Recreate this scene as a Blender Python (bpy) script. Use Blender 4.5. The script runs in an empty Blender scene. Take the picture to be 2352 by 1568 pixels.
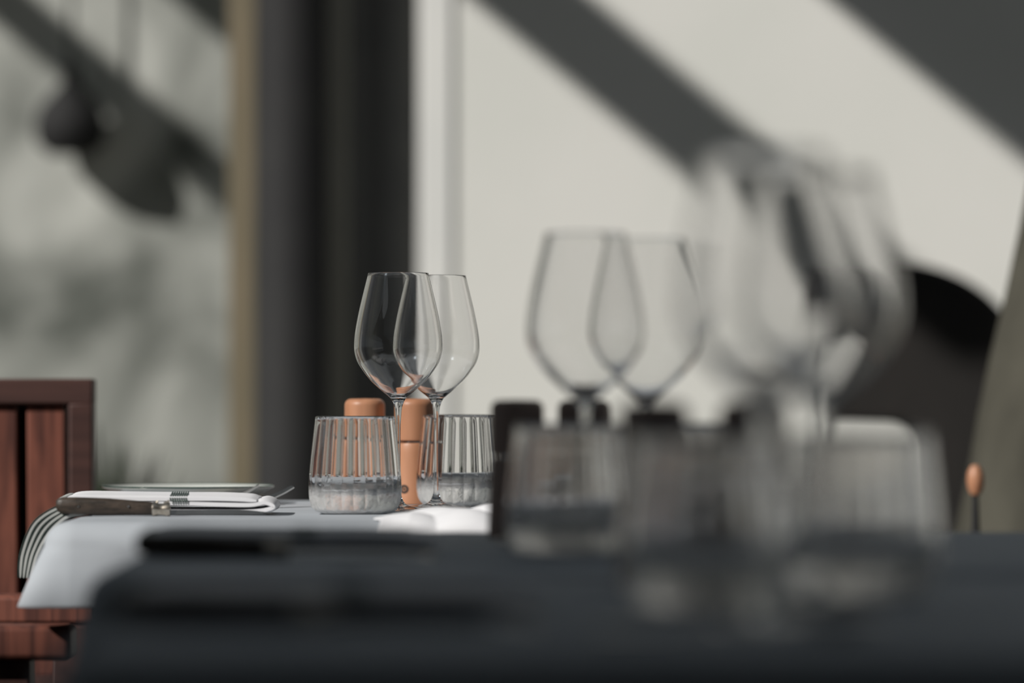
import bpy, math, random
from mathutils import Vector, Matrix
random.seed(7)
S = bpy.context.scene
COL = S.collection
PI = math.pi
F = 8820.0                 # focal length in pixels of the 2352 px wide frame (135 mm)
CAMZ = 0.869               # camera height; the table tops are at 0.75
TZ = 0.75

# ------------------------------------------------------------------ camera, sky, sun, exposure
cd = bpy.data.cameras.new('camera'); cam = bpy.data.objects.new('camera', cd); COL.objects.link(cam)
cd.sensor_width = 36.0; cd.lens = 135.0
cam.location = (0, 0, CAMZ)
cam.rotation_euler = (math.radians(90) + math.atan(121 / F), 0, 0)
cd.clip_start = 0.05; cd.clip_end = 200
cd.dof.use_dof = True; cd.dof.focus_distance = 3.87; cd.dof.aperture_fstop = 2.8; cd.dof.aperture_blades = 0
S.camera = cam

w = bpy.data.worlds.new('sky'); S.world = w; w.use_nodes = True
bg = w.node_tree.nodes['Background']
bg.inputs[0].default_value = (0.83, 0.925, 1.0, 1)
bg.inputs[1].default_value = 0.145
_n = w.node_tree.nodes.new; _l = w.node_tree.links.new      # hazy brightening of the sky around the sun
_g = _n('ShaderNodeTexCoord'); _d = _n('ShaderNodeVectorMath'); _d.operation = 'DOT_PRODUCT'; _l(_g.outputs['Generated'], _d.inputs[0])
_sd = Vector((-1.0, -0.80, 0.83)).normalized(); _d.inputs[1].default_value = _sd
_c = _n('ShaderNodeMath'); _c.operation = 'MAXIMUM'; _c.inputs[1].default_value = 0; _l(_d.outputs['Value'], _c.inputs[0])
_p = _n('ShaderNodeMath'); _p.operation = 'POWER'; _p.inputs[1].default_value = 500; _l(_c.outputs[0], _p.inputs[0])
_m = _n('ShaderNodeMath'); _m.operation = 'MULTIPLY_ADD'; _m.inputs[1].default_value = 8.0; _m.inputs[2].default_value = 0.132; _l(_p.outputs[0], _m.inputs[0]); _l(_m.outputs[0], bg.inputs[1])

SD = Vector((1.0, 0.80, -0.83)).normalized()       # direction the sunlight travels
ld = bpy.data.lights.new('sun', 'SUN'); sun = bpy.data.objects.new('sun', ld); COL.objects.link(sun)
ld.energy = 5.0; ld.angle = 0.018; ld.color = (1.0, 0.965, 0.915)
sun.rotation_euler = SD.to_track_quat('-Z', 'Y').to_euler()
sun.location = (-5, -4, 6)

vs = S.view_settings
vs.view_transform = 'Standard'; vs.look = 'None'; vs.gamma = 1.0; vs.use_curve_mapping = False
vs.exposure = -0.28

# ------------------------------------------------------------------ materials
def principled(name, color, rough=0.6, metal=0.0, **kw):
    m = bpy.data.materials.new(name); m.use_nodes = True
    b = m.node_tree.nodes['Principled BSDF']
    b.inputs['Base Color'].default_value = (*color, 1)
    b.inputs['Roughness'].default_value = rough
    b.inputs['Metallic'].default_value = metal
    for k, v in kw.items():
        b.inputs[k.replace('_', ' ')].default_value = v
    return m
def noisy(name, c1, c2, scale=8, rough=0.7, stretch=(1, 1, 1), detail=6, bump=0.0, bscale=None, lo=0.35, hi=0.65, spec=0.5, dist=0.0, metal=0.0):
    m = principled(name, c1, rough, metal)
    nt = m.node_tree; b = nt.nodes['Principled BSDF']; b.inputs['Specular IOR Level'].default_value = spec
    tc = nt.nodes.new('ShaderNodeTexCoord'); mp = nt.nodes.new('ShaderNodeMapping')
    mp.inputs['Scale'].default_value = stretch
    nt.links.new(tc.outputs['Object'], mp.inputs[0])
    n = nt.nodes.new('ShaderNodeTexNoise'); n.inputs['Scale'].default_value = scale; n.inputs['Detail'].default_value = detail
    n.inputs['Distortion'].default_value = dist
    nt.links.new(mp.outputs[0], n.inputs['Vector'])
    r = nt.nodes.new('ShaderNodeValToRGB')
    r.color_ramp.elements[0].position = lo; r.color_ramp.elements[1].position = hi
    r.color_ramp.elements[0].color = (*c1, 1); r.color_ramp.elements[1].color = (*c2, 1)
    nt.links.new(n.outputs['Fac'], r.inputs[0]); nt.links.new(r.outputs[0], b.inputs['Base Color'])
    if bump:
        n2 = nt.nodes.new('ShaderNodeTexNoise'); n2.inputs['Scale'].default_value = bscale or scale * 4; n2.inputs['Detail'].default_value = 4
        nt.links.new(mp.outputs[0], n2.inputs['Vector'])
        bp = nt.nodes.new('ShaderNodeBump'); bp.inputs['Strength'].default_value = bump; bp.inputs['Distance'].default_value = 0.01
        nt.links.new(n2.outputs['Fac'], bp.inputs['Height']); nt.links.new(bp.outputs[0], b.inputs['Normal'])
    return m
M = {}
M['glass'] = principled('clear_glass', (1, 1, 1), 0.0, IOR=1.5); M['glass'].node_tree.nodes['Principled BSDF'].inputs['Transmission Weight'].default_value = 1.0
M['plaster'] = noisy('white_plaster', (0.74, 0.745, 0.70), (0.78, 0.775, 0.735), 3, 0.85, bump=0.08, bscale=60, spec=0.2)
M['white_paint'] = noisy('white_paint', (0.76, 0.765, 0.74), (0.8, 0.8, 0.77), 4, 0.6, spec=0.3)
M['stucco'] = noisy('mottled_shaded_stucco', (0.13, 0.14, 0.125), (0.57, 0.58, 0.54), 2.6, 0.9, (1, 1, 0.8), 4, 0.25, 18, 0.33, 0.66, 0.15, dist=1.1)  # the darker mottle also paints soft shade into the wall colour
M['black_metal'] = noisy('black_metal', (0.021, 0.021, 0.022), (0.027, 0.027, 0.027), 6, 0.75, spec=0.25)
M['black_panel'] = noisy('black_panel', (0.22, 0.22, 0.215), (0.26, 0.26, 0.25), 5, 0.8, spec=0.15)
M['drab_strip'] = noisy('drab_olive_paint', (0.55, 0.53, 0.45), (0.60, 0.58, 0.50), 5, 0.8, spec=0.15)
M['tan_wood'] = noisy('tan_timber', (0.17, 0.15, 0.10), (0.23, 0.19, 0.13), 6, 0.7, (8, 8, 0.6), spec=0.2)
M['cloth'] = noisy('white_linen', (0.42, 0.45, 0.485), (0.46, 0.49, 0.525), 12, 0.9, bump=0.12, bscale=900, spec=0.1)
M['napkin'] = noisy('white_napkin_cloth', (0.76, 0.76, 0.785), (0.81, 0.81, 0.83), 20, 0.9, bump=0.1, bscale=900, spec=0.1)
M['grey_cloth'] = noisy('light_grey_napkin_cloth', (0.40, 0.41, 0.40), (0.47, 0.48, 0.465), 20, 0.9, spec=0.1)
M['dark_thread'] = noisy('dark_green_thread', (0.07, 0.10, 0.09), (0.12, 0.15, 0.14), 300, 0.9, spec=0.1)
M['beech'] = noisy('orange_beech_wood', (0.40, 0.185, 0.10), (0.50, 0.245, 0.14), 9, 0.42, (6, 6, 0.7), 5, spec=0.4, dist=0.6)
M['walnut'] = noisy('dark_walnut_wood', (0.27, 0.195, 0.165), (0.34, 0.25, 0.215), 9, 0.5, (6, 6, 0.7), 5, spec=0.3, dist=0.6)
M['mahogany'] = noisy('red_brown_slat_wood', (0.085, 0.034, 0.027), (0.22, 0.080, 0.055), 7, 0.5, (9, 9, 0.5), 6, spec=0.3, dist=0.8)
M['mahogany_x'] = noisy('red_brown_arm_wood', (0.16, 0.055, 0.035), (0.30, 0.10, 0.06), 7, 0.5, (0.5, 9, 9), 6, spec=0.3, dist=0.8)
M['mahogany_shaded'] = noisy('shaded_red_brown_wood', (0.055, 0.027, 0.023), (0.085, 0.040, 0.033), 7, 0.55, (0.6, 8, 8), 5, spec=0.3)  # slat wood darkened in colour to stand for shade on frame and legs
M['handle'] = noisy('dark_horn_handle', (0.030, 0.024, 0.019), (0.075, 0.055, 0.042), 60, 0.45, (1, 3, 3), 6, 0.1, 300, spec=0.4)
M['bolster'] = noisy('aged_brass_steel', (0.50, 0.44, 0.36), (0.66, 0.60, 0.52), 200, 0.32, metal=1.0)
M['steel'] = noisy('polished_steel', (0.62, 0.60, 0.57), (0.72, 0.70, 0.67), 60, 0.22, metal=1.0)
M['porcelain'] = noisy('white_porcelain', (0.62, 0.64, 0.61), (0.68, 0.70, 0.66), 10, 0.2, spec=0.5)
M['green_rim'] = noisy('dark_green_glaze', (0.02, 0.05, 0.04), (0.03, 0.07, 0.055), 20, 0.25)
M['burnt'] = noisy('burnt_mark', (0.03, 0.02, 0.015), (0.06, 0.035, 0.025), 200, 0.8)
M['leather'] = noisy('near_black_upholstery', (0.020, 0.019, 0.018), (0.030, 0.027, 0.025), 6, 0.7, bump=0.1, bscale=80, spec=0.2)
M['olive'] = noisy('olive_canvas', (0.048, 0.046, 0.037), (0.088, 0.084, 0.067), 7, 0.9, (1, 1, 0.6), 5, 0.2, 25, spec=0.1)
M['floor'] = noisy('dark_stone_paving', (0.09, 0.086, 0.08), (0.13, 0.124, 0.115), 5, 0.85, bump=0.2, spec=0.2)
M['added_awning'] = noisy('added_grey_awning_canvas', (0.05, 0.05, 0.052), (0.07, 0.07, 0.07), 4, 0.9, spec=0.1)
M['added_wall'] = noisy('added_dark_back_wall', (0.13, 0.125, 0.115), (0.17, 0.165, 0.155), 4, 0.9, spec=0.1)
M['leaf'] = noisy('dark_green_leaf', (0.015, 0.025, 0.012), (0.03, 0.045, 0.02), 12, 0.7, spec=0.2)
M['table_wood'] = noisy('dark_table_wood', (0.06, 0.035, 0.025), (0.10, 0.06, 0.04), 6, 0.6, (0.6, 8, 8), spec=0.3)

CAUSTIC = True
# ------------------------------------------------------------------ mesh helpers
def mesh_obj(name, verts, faces, mat, parent=None, smooth=True, mats=None, fmat=None, bevel=0, angle=40):
    me = bpy.data.meshes.new(name); me.from_pydata([tuple(v) for v in verts], [], faces)
    for m in (mats or [mat]): me.materials.append(m)
    if fmat: me.polygons.foreach_set('material_index', fmat)
    me.validate(); me.update()
    o = bpy.data.objects.new(name, me); COL.objects.link(o)
    if smooth:
        me.polygons.foreach_set('use_smooth', [True] * len(me.polygons))
        try: me.set_sharp_from_angle(angle=math.radians(angle))
        except Exception: pass
    if parent: o.parent = parent
    if bevel:
        b = o.modifiers.new('bevel', 'BEVEL'); b.width = bevel; b.segments = 3; b.limit_method = 'ANGLE'
    return o
class MB:
    def __init__(s): s.v = []; s.f = []; s.mi = []
    def add(s, v, f, mi=0):
        n = len(s.v); s.v += [tuple(p) for p in v]; s.f += [tuple(i + n for i in q) for q in f]; s.mi += [mi] * len(f); return s
    def box(s, x0, x1, y0, y1, z0, z1, rot=None, mi=0):
        v = [Vector((x, y, z)) for x in (x0, x1) for y in (y0, y1) for z in (z0, z1)]
        if rot is not None: v = [rot @ p for p in v]
        return s.add(v, [(0, 1, 3, 2), (4, 6, 7, 5), (0, 4, 5, 1), (2, 3, 7, 6), (0, 2, 6, 4), (1, 5, 7, 3)], mi)
    def bar(s, a, b, w_, h_, mi=0):
        a = Vector(a); b = Vector(b); d = (b - a).normalized()
        up = Vector((0, 0, 1)) if abs(d.z) < 0.95 else Vector((0, 1, 0))
        r = d.cross(up).normalized(); u = r.cross(d).normalized()
        v = [p + r * sx * w_ / 2 + u * sz * h_ / 2 for p in (a, b) for sx, sz in ((-1, -1), (1, -1), (1, 1), (-1, 1))]
        return s.add(v, [(0, 3, 2, 1), (4, 5, 6, 7), (0, 1, 5, 4), (1, 2, 6, 5), (2, 3, 7, 6), (3, 0, 4, 7)], mi)
    def sweep(s, pts, radii, n=12, mi=0, flat=1.0, up0=(0, 0, 1)):
        pts = [Vector(p) for p in pts]; base = len(s.v); v = []; f = []
        for i, p in enumerate(pts):
            d = (pts[min(i + 1, len(pts) - 1)] - pts[max(i - 1, 0)]).normalized()
            up = Vector(up0)
            if abs(d.dot(up)) > 0.95: up = Vector((0, 1, 0))
            r = d.cross(up).normalized(); u = r.cross(d).normalized()
            R = radii[i]
            for k in range(n):
                a = 2 * PI * k / n
                v.append(p + r * math.cos(a) * R + u * math.sin(a) * R * flat)
        for i in range(len(pts) - 1):
            for k in range(n):
                f.append((i * n + k, i * n + (k + 1) % n, (i + 1) * n + (k + 1) % n, (i + 1) * n + k))
        f.append(tuple(reversed(range(n)))); f.append(tuple((len(pts) - 1) * n + k for k in range(n)))
        return s.add(v, f, mi)
    def build(s, name, mat, parent=None, **kw):
        if isinstance(mat, (list, tuple)): return mesh_obj(name, s.v, s.f, None, parent, mats=mat, fmat=s.mi, **kw)
        return mesh_obj(name, s.v, s.f, mat, parent, **kw)
def lathe(profile, n=64, rib=None, closed=True):
    """profile (r, z) listed bottom centre -> outside -> ...; rib(r, z, i, ang) -> r"""
    v = []; f = []; idx = []
    for i, (r, z) in enumerate(profile):
        if r < 1e-6: idx.append([len(v)] * n); v.append((0, 0, z)); continue
        row = []
        for k in range(n):
            a = 2 * PI * k / n; rr = rib(r, z, i, a) if rib else r
            row.append(len(v)); v.append((rr * math.cos(a), rr * math.sin(a), z))
        idx.append(row)
    for i in range(len(profile) - 1):
        A, B = idx[i], idx[i + 1]
        for k in range(n):
            q = [A[k], A[(k + 1) % n], B[(k + 1) % n], B[k]]
            u = []
            for t in q:
                if t not in u: u.append(t)
            if len(u) > 2: f.append(tuple(u))
    return v, f
def smooth_profile(pts, sub=6):
    out = []
    n = len(pts)
    for i in range(n - 1):
        p0 = pts[max(i - 1, 0)]; p1 = pts[i]; p2 = pts[i + 1]; p3 = pts[min(i + 2, n - 1)]
        for j in range(sub):
            t = j / sub
            out.append(tuple(0.5 * ((2 * p1[k]) + (-p0[k] + p2[k]) * t + (2 * p0[k] - 5 * p1[k] + 4 * p2[k] - p3[k]) * t * t + (-p0[k] + 3 * p1[k] - 3 * p2[k] + p3[k]) * t ** 3) for k in range(2)))
    out.append(pts[-1]); return out
def tag(o, label, cat, group=None):
    o['label'] = label; o['category'] = cat
    if group: o['group'] = group
    return o
def struct(o):
    o['kind'] = 'structure'; return o
def thing(name, label, cat, loc=(0, 0, 0), rz=0, group=None):
    o = bpy.data.objects.new(name, None); COL.objects.link(o); o.empty_display_size = 0.05
    o.location = loc; o.rotation_euler = (0, 0, rz); return tag(o, label, cat, group)
def copy_tree(o, parent=None):
    c = o.copy(); COL.objects.link(c); c.parent = parent
    for ch in [x for x in list(bpy.data.objects) if x.parent == o]: copy_tree(ch, c)
    return c
def dup(o, loc, rz, label):
    c = copy_tree(o); c.location = loc; c.rotation_euler = (0, 0, rz); c['label'] = label; return c

# ------------------------------------------------------------------ the setting
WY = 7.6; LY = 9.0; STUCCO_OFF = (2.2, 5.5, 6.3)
struct(mesh_obj('floor', [(-8, -5, 0), (8, -5, 0), (8, 12, 0), (-8, 12, 0)], [(0, 1, 2, 3)], M['floor'], smooth=False))
b = MB(); b.box(-0.185, 6, WY, WY + 0.25, 0, 4.2); struct(b.build('wall_right', M['plaster'], smooth=False))
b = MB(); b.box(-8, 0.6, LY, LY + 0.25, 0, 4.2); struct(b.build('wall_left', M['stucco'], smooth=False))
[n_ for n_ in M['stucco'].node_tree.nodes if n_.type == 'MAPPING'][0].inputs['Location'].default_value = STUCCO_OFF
b = MB(); b.box(-8, 8, -5.2, -5, 0, 4.2); struct(b.build('added_wall_rear', M['added_wall'], smooth=False))  # unseen wall added behind the camera to dim the near tables
# white casing of the doorway, standing proud of the plaster
b = MB(); b.box(-0.185, -0.118, WY - 0.010, WY, 0, 3.0); struct(b.build('trim_1', M['white_paint'], smooth=False, bevel=0.006))
# tan timber jamb and the drab strip
b = MB(); b.box(-0.560, -0.490, WY - 0.02, WY + 0.12, 0, 3.2); struct(b.build('trim_2', M['tan_wood'], smooth=False, bevel=0.004))
b = MB(); b.box(-0.372, -0.325, WY - 0.01, WY + 0.06, 0, 3.2); struct(b.build('trim_3', M['drab_strip'], smooth=False, bevel=0.004))
# black door leaf with frame
d = MB(); d.box(-0.325, -0.187, WY + 0.02, WY + 0.06, 0, 3.2); d.box(-0.26, -0.2, WY + 0.01, WY + 0.02, 0.2, 2.0)
do = struct(d.build('door_1', M['black_panel'], smooth=False, bevel=0.003))
# round charcoal column
v, f = lathe([(0, 0), (0.085, 0), (0.085, 0.06), (0.072, 0.08), (0.070, 3.3), (0, 3.3)], 48)
c = mesh_obj('column', v, f, M['black_metal']); c.location = (-0.432, WY - 0.10, 0)
tag(c, 'round charcoal column between the tan timber jamb and the black door', 'column')
# unseen awning placed to shade the near tables and the camera; its edge lets the sun reach the far table
b = MB(); b.box(-8, 5, -5, 1.60, 2.60, 2.66); struct(b.build('shade_awning', M['added_awning'], smooth=False))
# rafters that run out from the walls above the frame and throw the diagonal shadows
def rafter(n, xl, w_, h_, y0, y1):
    b = MB(); b.box(xl, xl + w_, y0, y1, 2.60, 2.60 + h_)
    struct(b.build('trim_%d' % n, M['black_metal'], smooth=False))
rafter(4, -1.228, 0.10, 0.125, 5.2, WY)
rafter(5, -0.521, 0.45, 0.125, 5.0, WY)
rafter(6, -2.253, 0.07, 0.085, 7.62, LY)
rafter(7, -1.768, 0.30, 0.12, 7.62, LY)

# ------------------------------------------------------------------ tables and tablecloths
def table(x0, x1, y0, y1, label):
    cx, cy = (x0 + x1) / 2, (y0 + y1) / 2
    t = thing('restaurant_table', label, 'table', (cx, cy, 0), 0, 'square tables under white cloths')
    hx, hy = (x1 - x0) / 2 - 0.012, (y1 - y0) / 2 - 0.012
    MB().box(-hx, hx, -hy, hy, TZ - 0.032, TZ - 0.006).build('tabletop', M['table_wood'], t, bevel=0.006)
    for sx in (-1, 1):
        for sy in (-1, 1):
            MB().box(sx * (hx - 0.05) - 0.022, sx * (hx - 0.05) + 0.022, sy * (hy - 0.05) - 0.022, sy * (hy - 0.05) + 0.022, 0, TZ - 0.032).build('leg', M['table_wood'], t, bevel=0.004)
    return t
def cloth(x0, x1, y0, y1, drop, corner_drop, flare, waves, seed, label, rad=0.022):
    rnd = random.Random(seed)
    cr = 0.03
    cx, cy = (x0 + x1) / 2, (y0 + y1) / 2; hx, hy = (x1 - x0) / 2, (y1 - y0) / 2
    per = []
    def edge(ax, ay, bx, by, nx, ny, n):
        for i in range(n):
            t = i / n; per.append((ax + (bx - ax) * t, ay + (by - ay) * t, nx, ny, min(t, 1 - t) * math.hypot(bx - ax, by - ay)))
    def corner(px, py, a0, n=22):
        for i in range(n):
            a = a0 + (PI / 2) * i / n; per.append((px + cr * math.cos(a), py + cr * math.sin(a), math.cos(a), math.sin(a), -1))
    E = 110
    edge(hx, -hy + cr, hx, hy - cr, 1, 0, E); corner(hx - cr, hy - cr, 0)
    edge(hx - cr, hy, -hx + cr, hy, 0, 1, E); corner(-hx + cr, hy - cr, PI / 2)
    edge(-hx, hy - cr, -hx, -hy + cr, -1, 0, E); corner(-hx + cr, -hy + cr, PI)
    edge(-hx + cr, -hy, hx - cr, -hy, 0, -1, E); corner(hx - cr, -hy + cr, 1.5 * PI)
    n = len(per)
    ph = [rnd.uniform(0, 6.28) for _ in range(4)]
    verts = []; faces = []
    rings = []
    for k in (0.0, 0.25, 0.5, 0.75, 0.9):           # top, from the centre out
        row = []
        for (px, py, nx, ny, e) in per:
            row.append(len(verts)); s = k
            X, Y = (px - nx * rad) * s, (py - ny * rad) * s
            verts.append((X, Y, 0.0007 * math.sin(X * 31 + ph[0]) * math.sin(Y * 23 + ph[1])))
        rings.append(row)
    NA, ND = 7, 16
    for j in range(NA + ND + 1):
        row = []
        for i, (px, py, nx, ny, e) in enumerate(per):
            ce = max(0, 1 - e / 0.22) if e >= 0 else 1.0
            ce = ce * ce * (3 - 2 * ce)
            D = drop + corner_drop * ce
            if j <= NA:
                a = (PI / 2) * j / NA
                o_ = rad * math.sin(a); dz = -rad * (1 - math.cos(a)); q = 0
            else:
                q = (j - NA) / ND
                o_ = rad; dz = -rad - (D - rad) * q
            t = 2 * PI * i / n
            wv = waves * (0.6 * math.sin(t * 15 + ph[0]) + 0.4 * math.sin(t * 26 + ph[1]) + 0.5 * math.sin(t * 7 + ph[2]))
            off = (o_ - rad) + (flare * (0.35 + 0.65 * ce) + wv) * (q ** 0.85)
            row.append(len(verts)); verts.append((px + nx * off, py + ny * off, dz))
        rings.append(row)
    for a, b_ in zip(rings[:-1], rings[1:]):
        for i in range(n):
            faces.append((a[i], a[(i + 1) % n], b_[(i + 1) % n], b_[i]))
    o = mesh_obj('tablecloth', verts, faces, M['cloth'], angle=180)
    o.location = (cx, cy, TZ)
    m = o.modifiers.new('solid', 'SOLIDIFY'); m.thickness = 0.0012; m.offset = -1
    return tag(o, label, 'tablecloth', 'white tablecloths on the three tables')
T = [dict(x0=-0.432, x1=0.30, y0=3.53, y1=4.28, dx=0.0, dy=0.0),
     dict(x0=-0.285, x1=0.48, y0=2.55, y1=3.30, dx=0.172, dy=-0.97),
     dict(x0=-0.215, x1=0.56, y0=1.74, y1=2.48, dx=0.245, dy=-1.79)]
table(T[0]['x0'], T[0]['x1'], T[0]['y0'], T[0]['y1'], 'farthest table, in the sun beside the red-brown chairs')
table(T[1]['x0'], T[1]['x1'], T[1]['y0'], T[1]['y1'], 'middle table in shade, between the sunlit table and the nearest one')
table(T[2]['x0'], T[2]['x1'], T[2]['y0'], T[2]['y1'], 'nearest table in deep shade along the bottom of the photo')
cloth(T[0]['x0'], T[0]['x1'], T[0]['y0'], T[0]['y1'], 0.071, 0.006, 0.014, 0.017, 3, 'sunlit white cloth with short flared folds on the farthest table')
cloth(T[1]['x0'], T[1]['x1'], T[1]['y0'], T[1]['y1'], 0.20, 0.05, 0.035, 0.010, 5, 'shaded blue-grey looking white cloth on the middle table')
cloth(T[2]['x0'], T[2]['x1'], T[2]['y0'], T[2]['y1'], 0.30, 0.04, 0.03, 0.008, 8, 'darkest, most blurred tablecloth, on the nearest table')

# thick pressed base of the tumblers: crinkled glass, whitened to imitate sunlight caught inside, clearing towards the wall
M['pressed'] = principled('ribbed_pressed_glass', (1.0, 1.0, 1.0), 0.0, IOR=1.5)
_nt = M['pressed'].node_tree; _b = _nt.nodes['Principled BSDF']; _N = _nt.nodes.new; _L = _nt.links.new
_tc = _N('ShaderNodeTexCoord'); _sx = _N('ShaderNodeSeparateXYZ'); _L(_tc.outputs['Object'], _sx.inputs[0])
_n = _N('ShaderNodeTexNoise'); _n.inputs['Scale'].default_value = 130; _n.inputs['Detail'].default_value = 3; _L(_tc.outputs['Object'], _n.inputs['Vector'])
_ma = _N('ShaderNodeMath'); _ma.operation = 'MULTIPLY_ADD'; _ma.inputs[1].default_value = 0.012; _L(_n.outputs['Fac'], _ma.inputs[0]); _L(_sx.outputs['Z'], _ma.inputs[2])
_mr = _N('ShaderNodeMapRange'); _mr.inputs['From Min'].default_value = 0.022; _mr.inputs['From Max'].default_value = 0.036; _mr.inputs['To Min'].default_value = 0.66; _mr.inputs['To Max'].default_value = 1.0
_L(_ma.outputs[0], _mr.inputs['Value']); _L(_mr.outputs[0], _b.inputs['Transmission Weight'])
_m2 = _N('ShaderNodeMapRange'); _m2.inputs['From Min'].default_value = 0.022; _m2.inputs['From Max'].default_value = 0.036; _m2.inputs['To Min'].default_value = 0.55; _m2.inputs['To Max'].default_value = 0.0
_L(_ma.outputs[0], _m2.inputs['Value'])
_bp = _N('ShaderNodeBump'); _bp.inputs['Distance'].default_value = 0.003; _L(_m2.outputs[0], _bp.inputs['Strength']); _L(_n.outputs['Fac'], _bp.inputs['Height']); _L(_bp.outputs[0], _b.inputs['Normal'])
# ------------------------------------------------------------------ glasses
def wine_glass():
    t = thing('wine_glass', '', 'wine glass', group='stemmed wine glasses on the tables')
    bowl = smooth_profile([(0.0032, 0.100), (0.0042, 0.106), (0.0078, 0.1135), (0.0165, 0.1210), (0.0285, 0.1320), (0.0360, 0.1415), (0.0418, 0.1510), (0.0446, 0.1620), (0.0445, 0.1740), (0.0426, 0.1880), (0.0388, 0.2065), (0.0306, 0.2400)], 6)
    th = 0.0010
    inner = []
    ip = smooth_profile([(0.0, 0.1155), (0.0062, 0.1168), (0.0150, 0.1222), (0.0273, 0.1330), (0.0349, 0.1422), (0.0407, 0.1514), (0.0436, 0.1620), (0.0435, 0.1740), (0.0416, 0.1880), (0.0378, 0.2065), (0.0297, 0.2399)], 6)
    prof = [(0, 0.0)] + [(0.030, 0.0003), (0.0355, 0.0006), (0.0362, 0.0012), (0.0355, 0.0019)] + \
           smooth_profile([(0.0300, 0.0024), (0.0180, 0.0036), (0.0085, 0.0062), (0.0042, 0.0120), (0.0026, 0.022), (0.0021, 0.05), (0.0022, 0.085)], 4) + \
           bowl + [(0.0304, 0.2404), (0.0300, 0.2404)] + list(reversed(ip))
    v, f = lathe(prof, 176)
    mesh_obj('glass_body', v, f, M['glass'], t, angle=180)
    return t
def tumbler():
    t = thing('ribbed_tumbler', '', 'tumbler', group='ribbed water tumblers on the tables')
    NR = 24
    def rib(r, z, i, a):
        if i in ribset: return r - 0.0012 * (1 - abs(math.sin(a * NR / 2)) ** 0.8) * ribset[i] + 0.0006
        return r
    outer = smooth_profile([(0.036, 0.0015), (0.0405, 0.0042), (0.0436, 0.0100), (0.0452, 0.0200), (0.0450, 0.0320), (0.0436, 0.0500), (0.0415, 0.0700), (0.0386, 0.0955)], 5)
    inner = smooth_profile([(0.0, 0.0190), (0.020, 0.0194), (0.034, 0.0215), (0.0400, 0.0270), (0.0418, 0.0350), (0.0408, 0.0500), (0.0388, 0.0700), (0.0362, 0.0953)], 4)
    prof = [(0, 0.0022), (0.028, 0.0020), (0.033, 0.0003)] + outer + [(0.0380, 0.0962), (0.0368, 0.0962)] + list(reversed(inner))
    ribset = {}
    n0 = 3
    for j in range(len(outer)):
        z = outer[j][1]
        ribset[n0 + j] = min(1, max(0, (z - 0.002) / 0.008)) * min(1, max(0, (0.0955 - z) / 0.004 + 0.35))
    v, f = lathe(prof, NR * 16, rib)
    mesh_obj('glass_body', v, f, M['pressed'], t, angle=180)
    return t
def at(px, s, z=0.0):
    """ground position on a table seen at column px where one metre spans s pixels"""
    return ((px - 1176) / s, F / s, TZ + z)
EPS = 0.0012
wg = wine_glass()
glass_spots = [(915, 2270, 'sharpest wine glass, in front, behind the left ribbed tumbler in the sun'),
               (1002, 2222, 'wine glass standing just behind the sharpest one on the sunlit table'),
               (1345, 3015, 'blurred wine glass on the middle table, left of its pair'),
               (1484, 2910, 'blurred wine glass on the middle table, right of its pair'),
               (1762, 4500, 'very blurred near wine glass before the diagonal shadow, left of its pair'),
               (1880, 4150, 'very blurred near wine glass, right of its pair, before the dark chair')]
for i, (px, s, lb) in enumerate(glass_spots):
    x, y, z = at(px, s, EPS)
    if i == 0: wg.location = (x, y, z); wg['label'] = lb
    else: dup(wg, (x, y, z), i * 0.7, lb)
tb = tumbler()
tumb_spots = [(816, 2330, 'sharp ribbed tumbler left of the wine glasses, orange mill seen through it'),
              (1056, 2178, 'sharp ribbed tumbler right of the wine glasses, white wall seen through it'),
              (1308, 3150, 'blurred ribbed tumbler below the middle pair of wine glasses'),
              (1560, 3080, 'blurred ribbed tumbler mostly hidden behind the dark mills of the nearest table'),
              (1620, 4230, 'dark very blurred tumbler before the mills of the nearest table'),
              (1975, 4000, 'large blurred ribbed tumbler at the right with a bright ribbed rim')]
for i, (px, s, lb) in enumerate(tumb_spots):
    x, y, z = at(px, s, EPS)
    if i == 0: tb.location = (x, y, z); tb['label'] = lb
    else: dup(tb, (x, y, z), i * 0.37, lb)

# ------------------------------------------------------------------ mills
def mill(wood, name='pepper_mill'):
    t = thing(name, '', 'pepper mill', group='round-topped wooden mills on the tables')
    body = [(0, 0), (0.0225, 0), (0.0240, 0.0012), (0.0243, 0.003)] + [(0.0243 - 0.0025 * k / 8, 0.003 + 0.0605 * k / 8) for k in range(1, 9)] + [(0.0212, 0.0652), (0.0195, 0.0660), (0, 0.0660)]
    v, f = lathe(body, 64); mesh_obj('body', v, f, wood, t)
    v, f = lathe([(0, 0.0660), (0.0165, 0.0660), (0.0165, 0.0680), (0, 0.0680)], 48); mesh_obj('metal_collar', v, f, M['steel'], t)
    head = [(0, 0.0680), (0.0200, 0.0680), (0.0212, 0.0690), (0.0216, 0.072), (0.0217, 0.092), (0.0216, 0.103)] + \
           [(0.0146 + 0.0070 * math.cos(a), 0.1060 + 0.0070 * math.sin(a)) for a in [PI / 2 * k / 8 for k in range(9)]] + [(0, 0.1134)]
    v, f = lathe(head, 64); mesh_obj('head', v, f, wood, t)
    return t
mb_ = mill(M['beech'])
x, y, z = at(838, 2143, EPS); mb_.location = (x, y, z); mb_['label'] = 'orange wooden mill seen behind and above the left ribbed tumbler'
x, y, z = at(953, 2150, EPS)
m2 = dup(mb_, (x, y, z), 1.3, 'orange wooden mill between the two sharp tumblers, behind the wine glass stems')
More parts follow.
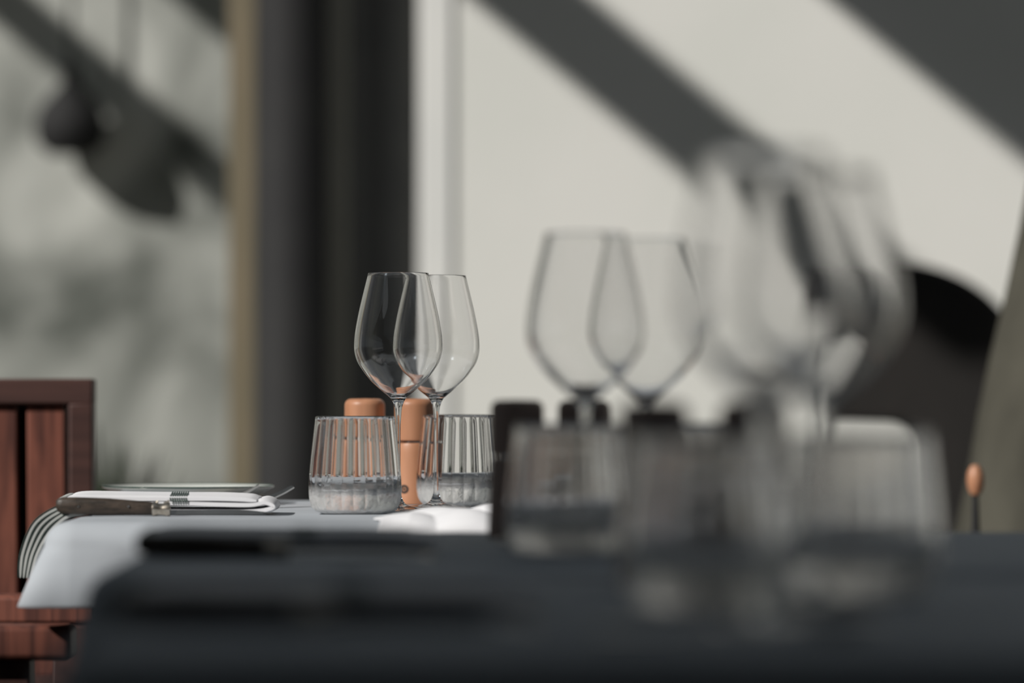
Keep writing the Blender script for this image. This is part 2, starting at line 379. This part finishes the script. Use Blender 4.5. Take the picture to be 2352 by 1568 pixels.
# round burnt maker's mark low on the body: a ring with a bar
mk = MB()
for k in range(20):
    a0 = 2 * PI * k / 20; a1 = 2 * PI * (k + 1) / 20
    def P(r, a):
        zz = 0.017 + r * math.sin(a); xx = -0.011 + r * math.cos(a)
        R = 0.0239 + 0.00025; return (xx, -math.sqrt(R * R - xx * xx), zz)
    mk.add([P(0.0022, a0), P(0.0048, a0), P(0.0048, a1), P(0.0022, a1)], [(0, 1, 2, 3)])
    mk.add([P(0.0, a0), P(0.0013, a0), P(0.0013, a1)], [(0, 1, 2)])
mo = mk.build('burnt_mark', M['burnt'], m2); mo.rotation_euler = (0, 0, -1.3); mo['label'] = 'small round burnt mark'
mw = mill(M['walnut'])
x, y, z = at(1188, 2815, EPS); mw.location = (x, y, z); mw['label'] = 'dark wooden mill on the middle table, immediately right of the sharp tumblers'
for px, s, lb in [(1342, 2815, 'dark wooden mill behind the blurred tumbler under the middle wine glasses'),
                  (1502, 3700, 'dark blurred mill with its whole side seen, left one on the nearest table'),
                  (1730, 3660, 'dark very blurred mill under the nearest wine glasses')]:
    dup(mw, at(px, s, EPS), px * 0.01, lb)

# ------------------------------------------------------------------ knives, forks, spoons
def knife():
    t = thing('table_knife', '', 'knife', group='knives with dark handles on the tables')
    # handle runs along +x from the butt at the origin, standing on its narrow side
    H = MB(); n = 14; prof = [(0.000, 0.0072, 0.0030, 0.0118), (0.002, 0.0130, 0.0050, 0.0112), (0.006, 0.0160, 0.0060, 0.0108), (0.02, 0.0168, 0.0065, 0.0104), (0.05, 0.0160, 0.0063, 0.0097), (0.075, 0.0142, 0.0058, 0.0085), (0.093, 0.0130, 0.0052, 0.0075)]
    v = []; f = []
    for (x, h, w_, zc) in prof:
        for k in range(n):
            a = 2 * PI * k / n; c, s_ = math.cos(a), math.sin(a)
            v.append((x, (w_) * math.copysign(abs(c) ** 0.7, c), zc + h / 2 * math.copysign(abs(s_) ** 0.7, s_)))
    for i in range(len(prof) - 1):
        for k in range(n): f.append((i * n + k, i * n + (k + 1) % n, (i + 1) * n + (k + 1) % n, (i + 1) * n + k))
    f.append(tuple(range(n - 1, -1, -1))); f.append(tuple((len(prof) - 1) * n + k for k in range(n)))
    H.add(v, f); hd = H.build('handle', M['handle'], t)
    for xx in (0.022, 0.07):
        r = MB(); r.sweep([(xx, -0.0069, 0.0100), (xx, 0.0069, 0.0100)], [0.0011, 0.0011], 10); r.build('rivet', M['steel'], hd)
    B = MB()
    B.sweep([(0.0925, 0, 0.0074), (0.0945, 0, 0.0074), (0.098, 0, 0.0068), (0.103, 0, 0.0068), (0.106, 0, 0.0070), (0.1095, 0, 0.0070)], [0.0066, 0.0070, 0.0058, 0.0058, 0.0068, 0.0064], 16)
    B.sweep([(0.096, 0, 0.0125), (0.098, 0, 0.0152)], [0.0018, 0.0010], 8)
    B.sweep([(0.1045, 0, 0.0120), (0.109, 0, 0.0156)], [0.0022, 0.0007], 8)
    B.build('bolster', M['bolster'], t)
    K = MB(); top = []; 
    xs = [0.109 + 0.105 * k / 14 for k in range(15)]
    v = []; f = []
    for k, xx in enumerate(xs):
        q = k / 14; h = 0.0105 * (1 - max(0, q - 0.6) ** 2 * 5.5); z0 = 0.0008
        y0 = 0.0009 * (1 - 0.5 * q)
        v += [(xx, -y0 - 0.002, z0 + 0.001), (xx, y0 - 0.002, z0 + 0.001), (xx, y0 * 0.6 + 0.002, z0 + h * 0.55), (xx, -y0 * 0.6 + 0.001, z0 + h * 0.55)]
    for k in range(14):
        for j in range(4): f.append((k * 4 + j, k * 4 + (j + 1) % 4, k * 4 + 4 + (j + 1) % 4, k * 4 + 4 + j))
    f += [(3, 2, 1, 0), (56, 57, 58, 59)]
    K.add(v, f); K.build('blade', M['steel'], t)
    return t
kn = knife(); kn.location = (-0.4390, 3.700, TZ + EPS); kn.rotation_euler = (0, 0, 0.02); kn['label'] = 'dark-handled knife in sharp focus before the folded white napkin'
k2 = dup(kn, (-0.268, 2.735, TZ + EPS), 0.0, 'blurred dark-handled knife lying on the middle table')
k3 = dup(kn, (-0.200, 1.925, TZ + EPS), 0.02, 'most blurred dark-handled knife, on the nearest table')

def fork(name='dessert_fork'):
    t = thing(name, '', 'fork', group='forks beside the plate')
    b = MB(); b.sweep([(0, 0, 0.0018), (0.04, 0, 0.0020), (0.08, 0, 0.003), (0.105, 0, 0.0042)], [0.0050, 0.0036, 0.0024, 0.0024], 12, flat=0.35)
    b.build('handle', M['steel'], t)
    h = MB(); h.sweep([(0.104, 0, 0.0042), (0.114, 0, 0.0030), (0.126, 0, 0.0024), (0.136, 0, 0.0034)], [0.0024, 0.0080, 0.0105, 0.0100], 14, flat=0.16); h.build('fork_head', M['steel'], t)
    for k in range(4):
        yy = -0.0075 + 0.005 * k
        q = MB(); q.sweep([(0.134, yy, 0.0034), (0.150, yy, 0.0085), (0.166, yy * 0.92, 0.0160), (0.176, yy * 0.9, 0.0215)], [0.0020, 0.0022, 0.0020, 0.0014], 8); q.build('tine', M['steel'], t)
    return t
fk = fork(); fk.location = (-0.400, 3.960, TZ + EPS); fk.rotation_euler = (0, 0, 0.22); fk['label'] = 'steel fork with raised tines behind the napkin, the one nearer the tumbler'
f2 = dup(fk, (-0.443, 4.055, TZ + EPS), 0.02, 'steel fork nearer the plate, tines just reaching past its rim')
def spoon(loc, rz, label, group):
    t = thing('teaspoon', label, 'spoon', loc, rz, group)
    b = MB(); b.sweep([(0, 0, 0.002), (0.03, 0, 0.0022), (0.08, 0, 0.005), (0.1, 0, 0.0045)], [0.0045, 0.0034, 0.0020, 0.0022], 12, flat=0.4); b.build('handle', M['steel'], t)
    v = []; f = []; nu, nv = 20, 8
    for j in range(nv + 1):
        q = j / nv
        for i in range(nu):
            a = 2 * PI * i / nu; v.append((0.121 + 0.022 * q * math.cos(a), 0.0145 * q * math.sin(a), 0.0012 + 0.0058 * q * q))
    for j in range(nv):
        for i in range(nu): f.append((j * nu + i, j * nu + (i + 1) % nu, (j + 1) * nu + (i + 1) % nu, (j + 1) * nu + i))
    o = mesh_obj('spoon_bowl', v, f, M['steel'], t); m = o.modifiers.new('s', 'SOLIDIFY'); m.thickness = 0.001
    return t
sp = spoon((-0.115, 2.90, TZ + EPS), 0.02, 'blurred teaspoon glinting on the middle table left of the dark mill', 'teaspoons on the shaded tables')
s2 = dup(sp, (0.040, 1.865, TZ + EPS), 0.15, 'very blurred teaspoon glinting at the bottom right on the nearest table')

# ------------------------------------------------------------------ plate
pt = thing('side_plate', 'white side plate with thin dark green rim behind the napkin', 'plate', (-0.350, 4.145, TZ + EPS))
pr = smooth_profile([(0.050, 0.0005), (0.058, 0.0030), (0.075, 0.0090), (0.0905, 0.0165), (0.0925, 0.0180)], 4)
pi_ = smooth_profile([(0.0918, 0.0190), (0.0890, 0.0180), (0.074, 0.0112), (0.058, 0.0055), (0.050, 0.0042)], 4)
v, f = lathe([(0, 0.0018), (0.046, 0.0018), (0.047, 0.0)] + pr + [(0.0925, 0.0188)] + pi_ + [(0, 0.0040)], 96)
mesh_obj('plate_body', v, f, M['porcelain'], pt, angle=60)
v, f = lathe([(0.0915, 0.0187), (0.0930, 0.0183), (0.0934, 0.0192), (0.0926, 0.0199), (0.0913, 0.0196), (0.0915, 0.0187)], 96)
mesh_obj('rim', v, f, M['green_rim'], pt, angle=60)['label'] = 'dark green rim line'

# ------------------------------------------------------------------ napkins
def ribbon(paths, y0, y1, th, mat, name, parent=None, wob=0.0008, seed=1, taper=None, ny=14, mi=None, mats=None):
    """each path: list of (x, z) points; extruded from y0 to y1 with thickness"""
    rnd = random.Random(seed); out = MB()
    for pi2, path in enumerate(paths):
        P2 = smooth_profile(path, 6); n = len(P2)
        nrm = []
        for i in range(n):
            a = Vector(P2[max(i - 1, 0)]); c = Vector(P2[min(i + 1, n - 1)]); dd = (c - a).normalized(); nrm.append((-dd.y, dd.x))
        v = []; f = []
        ph = rnd.uniform(0, 6)
        for j in range(ny + 1):
            q = j / ny
            rnd_e = min(1, 4 * min(q, 1 - q) + 0.55)
            for side in (1, -1):
                for i, (x, z) in enumerate(P2):
                    ya, yb = (y0, y1)
                    if taper: ya, yb = taper(i / (n - 1), y0, y1)
                    endr = min(1.0, 0.45 + 6 * min(i, n - 1 - i) / n)
                    ww = wob * math.sin(q * 9 + ph + i * 0.12)
                    h = th / 2 * rnd_e * endr * side
                    v.append((x + nrm[i][0] * h, ya + (yb - ya) * q, z + nrm[i][1] * h + ww * (0 if z < 0.003 else 1)))
        row = 2 * n
        for j in range(ny):
            for i in range(n - 1):
                a = j * row + i; f.append((a, a + 1, a + row + 1, a + row))
                a = j * row + n + i; f.append((a, a + row, a + row + 1, a + 1))
            a = j * row; f.append((a, a + row, a + row + n, a + n))
            a = j * row + n - 1; f.append((a, a + n, a + row + n, a + row))
        for j in (0, ny):
            for i in range(n - 1):
                a = j * row + i
                f.append((a, a + n, a + n + 1, a + 1) if j == 0 else (a, a + 1, a + n + 1, a + n))
        out.add(v, f)
    return out.build(name, mat, parent, angle=60)
napk = thing('folded_napkin', 'folded white napkin with grey-green woven mark, behind the sharp knife', 'napkin', (-0.44, 3.73, TZ + EPS), 0.0, 'folded white napkins')
ribbon([[(0.012, 0.0030), (0.10, 0.0032), (0.17, 0.0034), (0.196, 0.0045), (0.2085, 0.0085), (0.200, 0.0128), (0.185, 0.0105), (0.150, 0.0108), (0.11, 0.0118), (0.06, 0.0105), (0.010, 0.0092)],
        [(0.004, 0.0140), (0.020, 0.0164), (0.06, 0.0160), (0.11, 0.0156), (0.15, 0.0158), (0.178, 0.0152), (0.192, 0.0142)]], 0.0, 0.075, 0.0058, M['napkin'], 'cloth', napk, 0.0004)
ribbon([[(0.010, 0.0085), (0.0005, 0.0100), (-0.0015, 0.0145), (0.006, 0.0170)]], 0.002, 0.074, 0.0028, M['grey_cloth'], 'hem', napk, 0.0)
wm = MB()
for k in range(8):
    xx = 0.108 + 0.0022 * k
    zt = 0.0192
    wm.bar((xx - 0.003, 0.066, zt + 0.0024), (xx, 0.004, zt - 0.0001), 0.0010, 0.0006)
    wm.bar((xx, -0.0006, zt - 0.0016), (xx + 0.0003, -0.0006, zt - 0.0046), 0.0008, 0.0006)
for k in range(7):
    xx = 0.110 + 0.0024 * k
    wm.bar((xx, -0.0008, 0.0135), (xx + 0.0008, -0.0008, 0.0150), 0.0006, 0.0014)
    wm.bar((xx, -0.0008, 0.0120), (xx + 0.0012, -0.0008, 0.0122), 0.0006, 0.0010)
for ch in [x_ for x_ in list(bpy.data.objects) if x_.parent == napk]:
    for vv in ch.data.vertices: vv.co.z += max(0, vv.co.z - 0.004) / 0.013 * max(0, vv.co.y) * 0.035
wm.build('woven_mark', M['dark_thread'], [x_ for x_ in bpy.data.objects if x_.parent == napk and x_.name.startswith('cloth')][0])['label'] = 'grey-green woven stripes and figures'
for dx_, yy, lb in ((0.172, 2.765, 'blurred folded napkin behind the knife on the middle table'), (0.240, 1.955, 'most blurred folded napkin, on the nearest table')):
    n2 = dup(napk, (-0.44 + dx_, yy, TZ + EPS), 0.0, lb); n2.scale = (1.02, 1, 1.0)
# striped napkin whose layers hang over the left end of the sunlit table
sn = thing('striped_napkin', 'grey napkin with dark edged layers hanging over the left table end', 'napkin', (0.016, 0, TZ), 0)
def tp(q, a, b_): return (a + 0.0 * q, b_ - 0.045 * q)
for k in range(4):
    o_ = 0.0002 + 0.0050 * k
    ribbon([[(-0.428 , 0.0022 + 0.0 * k + 0.001), (-0.444 - o_ * 0.3, 0.0012 + o_ * 0.6), (-0.460 - o_, -0.012 + o_ * 0.5), (-0.473 - o_, -0.034), (-0.480 - o_ * 0.7, -0.058)]], 3.70 + 0.003 * k, 3.80, 0.0044, M['grey_cloth'], 'cloth_layer', sn, 0.0, taper=tp)
    ribbon([[(-0.4285, 0.0052), (-0.4452 - o_ * 0.3, 0.0036 + o_ * 0.6), (-0.4624 - o_, -0.0108 + o_ * 0.5), (-0.4755 - o_, -0.0332), (-0.4822 - o_ * 0.7, -0.058)]], 3.6992 + 0.003 * k, 3.7998, 0.0008, M['dark_thread'], 'dark_border', sn, 0.0, taper=tp)
# loosely folded napkin at the front of the sunlit table
ln = thing('rumpled_napkin', 'rumpled bright white napkin in sun left of the dark mill', 'napkin', (-0.125, 3.535, TZ + EPS), 0)
v = []; f = []; nu, nv = 90, 26
for j in range(nv + 1):
    q = j / nv
    for i in range(nu + 1):
        u = i / nu
        X = 0.155 * u + 0.004 * math.sin(q * 7)
        Y = 0.085 * q - 0.012 * (1 - u) * 0 + 0.01 * math.sin(u * 5)
        h = 0.003 + 0.010 * (abs(math.sin(u * 8.5 + q * 2.2)) ** 0.8) * (0.35 + 0.65 * u) + 0.006 * u * q
        h *= min(1, 5 * u + 0.1) * min(1, 6 * (1 - u) + 0.1) * min(1, 5 * (1 - q) + 0.1)
        if q < 0.22:      # hangs over the front edge
            t_ = (0.22 - q) / 0.22; h = h * (1 - t_ * 0.5) - 0.026 * t_ ** 1.5 * (0.45 + 0.55 * u); Y = 0.085 * 0.22 - 0.030 * min(1, t_ * 1.5) - 0.005
        v.append((X, Y, h))
for j in range(nv):
    for i in range(nu):
        a = j * (nu + 1) + i; f.append((a, a + 1, a + nu + 2, a + nu + 1))
o = mesh_obj('cloth', v, f, M['napkin'], ln, angle=180); m = o.modifiers.new('s', 'SOLIDIFY'); m.thickness = 0.0014; m.offset = 1

# ------------------------------------------------------------------ chairs
def wood_chair(loc, rz, label):
    """faces -y locally, back at +y; width along x"""
    t = thing('slatted_chair', label, 'chair', loc, rz, 'red-brown slatted wooden armchairs')
    W = 0.28; zt = 0.887
    for s_ in (-1, 1):
        MB().bar((s_ * (W - 0.014), 0.20, 0), (s_ * (W - 0.014), 0.235, zt - 0.028), 0.028, 0.040).build('back_post', M['mahogany_shaded'], t, bevel=0.003)
        MB().box(s_ * (W - 0.022) - 0.022, s_ * (W - 0.022) + 0.022, -0.25, -0.21, 0, 0.622).build('leg', M['mahogany_shaded'], t, bevel=0.003)
        MB().box(s_ * (W - 0.008) - 0.030, s_ * (W - 0.008) + 0.030, -0.29, 0.205, 0.622, 0.654).build('armrest', M['mahogany'], t, bevel=0.006)
    MB().box(-W, W, 0.212, 0.250, zt - 0.030, zt).build('top_rail', M['mahogany_shaded'], t, bevel=0.003)
    MB().box(-W + 0.03, W - 0.03, 0.20, 0.235, 0.50, 0.54).build('lower_rail', M['mahogany_shaded'], t, bevel=0.003)
    MB().box(-W + 0.028, W - 0.028, 0.190, 0.198, 0.54, zt - 0.03).build('back_panel', M['leather'], t)
    n = 9; pit = (2 * W - 0.056) / n
    for k in range(n):
        xc = -W + 0.028 + pit * (k + 0.5)
        MB().bar((xc, 0.212, 0.54), (xc, 0.234, zt - 0.030), pit - 0.012, 0.014).build('slat', M['mahogany'], t, bevel=0.002)
    MB().box(-W + 0.02, W - 0.02, -0.24, 0.19, 0.37, 0.415).build('seat_frame', M['mahogany_shaded'], t, bevel=0.003)
    for k in range(7):
        MB().box(-W + 0.04, W - 0.04, -0.25 + 0.062 * k, -0.25 + 0.062 * k + 0.05, 0.415, 0.433).build('seat_slat', M['mahogany'], t, bevel=0.002)
    return t
c1 = wood_chair((-0.762, 4.66, 0), 0.0, 'red-brown slatted chair back standing left behind the sunlit table')
c1.rotation_euler = (0, 0, PI)            # faces away from the camera
c1.location = (-0.768, 4.72, 0)
c2 = dup(c1, (-0.70, 3.865, 0), PI / 2, 'red-brown chair whose two armrests reach under the cloth at lower left')
# dark round-backed chair before the white wall
dc = thing('rounded_lounge_chair', 'near-black chair with tall rounded back, at the right before the white wall', 'chair', (0.728, 6.85, 0), 0)
def rounded_back(hw, zt, r, y0, y1, z0):
    pts = [(-0.012, z0), (-0.012, 0.79), (-0.035, 0.815), (-hw, 0.82)]
    r1 = 0.06
    for k in range(9):
        a = PI - PI / 2 * k / 8; pts.append((-hw + r1 + r1 * math.cos(a), zt - r1 + r1 * math.sin(a)))
    for k in range(21):
        a = PI / 2 - PI / 2 * k / 20; pts.append((hw - r + r * math.cos(a), zt - r * 0.72 + r * 0.72 * math.sin(a)))
    pts.append((hw, z0))
    n = len(pts); v = [(x, y0, z) for x, z in pts] + [(x, y1, z) for x, z in pts]
    f = [tuple(range(n)), tuple(range(2 * n - 1, n - 1, -1))] + [(i, i + n, (i + 1) % n + n, (i + 1) % n) for i in range(n)]
    return v, f
v, f = rounded_back(0.175, 1.106, 0.235, -0.03, 0.05, 0.40)
mesh_obj('backrest', v, f, M['leather'], dc, bevel=0.018)
MB().box(-0.165, 0.165, -0.03, 0.42, 0.36, 0.46).build('seat', M['leather'], dc, bevel=0.03)
for sx in (-1, 1):
    for yy in (0.0, 0.38):
        MB().bar((sx * 0.14, yy, 0.36), (sx * 0.155, yy, 0.0), 0.03, 0.03).build('leg', M['black_metal'], dc)
MB().box(-0.172, -0.158, 0.0, 0.02, 0.40, 0.86).build('back_post', M['black_metal'], dc)
ar = MB(); ar.box(0.155, 0.195, -0.10, 0.34, 0.40, 0.62)
ar.build('side_panel', M['leather'], dc, bevel=0.01)
# small sunlit wooden chair knob/post end beside the parasol
wp = thing('metal_chair', 'black metal chair whose small orange wooden tip shows beside the olive parasol', 'chair', (0.0, 0.0, 0))
KX, KY = (2240 - 1176) / 1900, F / 1900
wp.location = (KX, KY, 0)
o = MB(); o.sweep([(0, 0, 0), (0, 0, 0.64), (0, 0, 0.75)], [0.009, 0.008, 0.0035], 16); o.build('back_post', M['black_metal'], wp)
v, f = lathe([(0, 0.747), (0.006, 0.748), (0.0095, 0.756), (0.0105, 0.765), (0.0095, 0.775), (0.005, 0.783), (0, 0.784)], 24); mesh_obj('finial', v, f, M['beech'], wp)
o = MB(); o.sweep([(0.34, 0, 0), (0.34, 0, 0.75)], [0.009, 0.007], 16); o.build('back_post', M['black_metal'], wp)
for zz in (0.5, 0.58, 0.66): MB().bar((0, 0, zz), (0.34, 0, zz), 0.014, 0.03).build('back_rail', M['black_metal'], wp)
MB().box(-0.01, 0.35, -0.36, 0.0, 0.40, 0.43).build('seat', M['beech'], wp, bevel=0.008)
for xx in (0.01, 0.33): MB().box(xx - 0.009, xx + 0.009, -0.35, -0.332, 0, 0.40).build('leg', M['black_metal'], wp)
# closed olive parasol at the right edge
pa = thing('closed_parasol', 'olive canvas parasol folded shut at the right edge of the photo', 'parasol', (0.0, 0.0, 0))
PS = 1700.0; PY = F / PS
pa.location = (0.93, PY, 0)
def fold_ring(z, r, seed=0):
    out = []
    for k in range(96):
        a = 2 * PI * k / 96; rr = r * (1 + 0.045 * math.cos(a * 8 + 0.6 * math.sin(z * 5)) ** 3 * (1 if r > 0.05 else 0.2))
        out.append((rr * math.cos(a), rr * math.sin(a), z))
    return out
def leftx(px): return 0.93 - (px - 1176) / PS
rings = [(0.55, leftx(2168)), (0.62, leftx(2190)), (0.69, leftx(2218)), (0.76, leftx(2240)), (0.84, leftx(2262)), (0.92, leftx(2290)), (1.0, leftx(2322)), (1.06, leftx(2343)), (1.2, 0.215), (1.4, 0.20), (1.8, 0.16), (2.2, 0.11), (2.45, 0.05), (2.5, 0.02)]
v = []; f = []
for z, r in rings: v += fold_ring(z, r)
for i in range(len(rings) - 1):
    for k in range(96): f.append((i * 96 + k, i * 96 + (k + 1) % 96, (i + 1) * 96 + (k + 1) % 96, (i + 1) * 96 + k))
f.append(tuple((len(rings) - 1) * 96 + k for k in range(96)))
mesh_obj('canopy', v, f, M['olive'], pa)
v, f = lathe([(0, 0.05), (0.02, 0.05), (0.02, 2.52), (0.028, 2.54), (0.02, 2.58), (0, 2.59)], 24); mesh_obj('pole', v, f, M['table_wood'], pa)
v, f = lathe([(0, 0), (0.25, 0), (0.25, 0.04), (0.22, 0.06), (0.04, 0.07), (0.035, 0.25), (0, 0.25)], 48); mesh_obj('base', v, f, M['black_metal'], pa)

# ------------------------------------------------------------------ lamp shape standing for a wall shadow, and plant by the mottled wall
pl = thing('lamp_for_shadow', 'black dome lamp shape standing for a round shadow at upper left on the mottled wall', 'lamp', ((165 - 1176) / 1010, F / 1010, 0))  # added where a round shadow lies on the wall
v, f = lathe([(0.0, 1.43), (0.05, 1.425), (0.078, 1.45), (0.084, 1.49), (0.074, 1.53), (0.045, 1.565), (0.022, 1.59), (0.018, 1.63), (0, 1.64)], 48); mesh_obj('added_lamp_dome', v, f, M['black_metal'], pl)
o = MB(); o.sweep([(0, 0, 1.63), (0, 0, 2.6)], [0.006, 0.006], 10); o.build('added_lamp_cord', M['black_metal'], pl)
v, f = lathe([(0, 2.58), (0.04, 2.58), (0.04, 2.6), (0, 2.6)], 24); mesh_obj('added_lamp_rose', v, f, M['black_metal'], pl)
pl.location = ((168 - 1176) / 985, LY - 0.10, 0)
MB().box(-1.9, -0.7, 8.84, 8.99, 2.60, 2.68).build('trim_8', M['black_metal'], smooth=False)['kind'] = 'structure'

pp = thing('leafy_plant', 'dark leafy plant top showing above the plate, at the mottled wall foot', 'plant', ((262 - 1176) / 1050, F / 1050, 0))
v, f = lathe([(0, 0), (0.10, 0), (0.13, 0.30), (0.12, 0.30), (0.11, 0.27), (0, 0.27)], 32); mesh_obj('pot', v, f, M['black_metal'], pp)
lf = MB(); rnd = random.Random(4)
for k in range(90):
    a = rnd.uniform(0, 2 * PI); el = rnd.uniform(0.5, 1.5); L = rnd.uniform(0.16, 0.40)
    r0 = Vector((0.02 * math.cos(a), 0.02 * math.sin(a), 0.27 + rnd.uniform(0, 0.05)))
    dr = Vector((math.cos(a) * math.cos(el) * 0.45, math.sin(a) * math.cos(el) * 0.45, math.sin(el)))
    sd = Vector((-math.sin(a), math.cos(a), 0)) * 0.018
    p1 = r0 + dr * L * 0.55; p2 = r0 + dr * L + Vector((dr.x, dr.y, -0.1)) * L * 0.3
    lf.add([r0 - sd * 0.2, r0 + sd * 0.2, p1 + sd, p2, p1 - sd], [(0, 1, 2, 3, 4)])
lf.build('foliage', M['leaf'], pp)
pp.scale = (1.0, 1.0, 1.22)

if CAUSTIC:
    sun.data.cycles.is_caustics_light = True
    for o in bpy.data.objects:
        if o.type == 'MESH':
            if o.name.startswith('glass_body'): o.cycles.is_caustics_caster = True
            elif o.name.startswith('tablecloth'): o.cycles.is_caustics_receiver = True
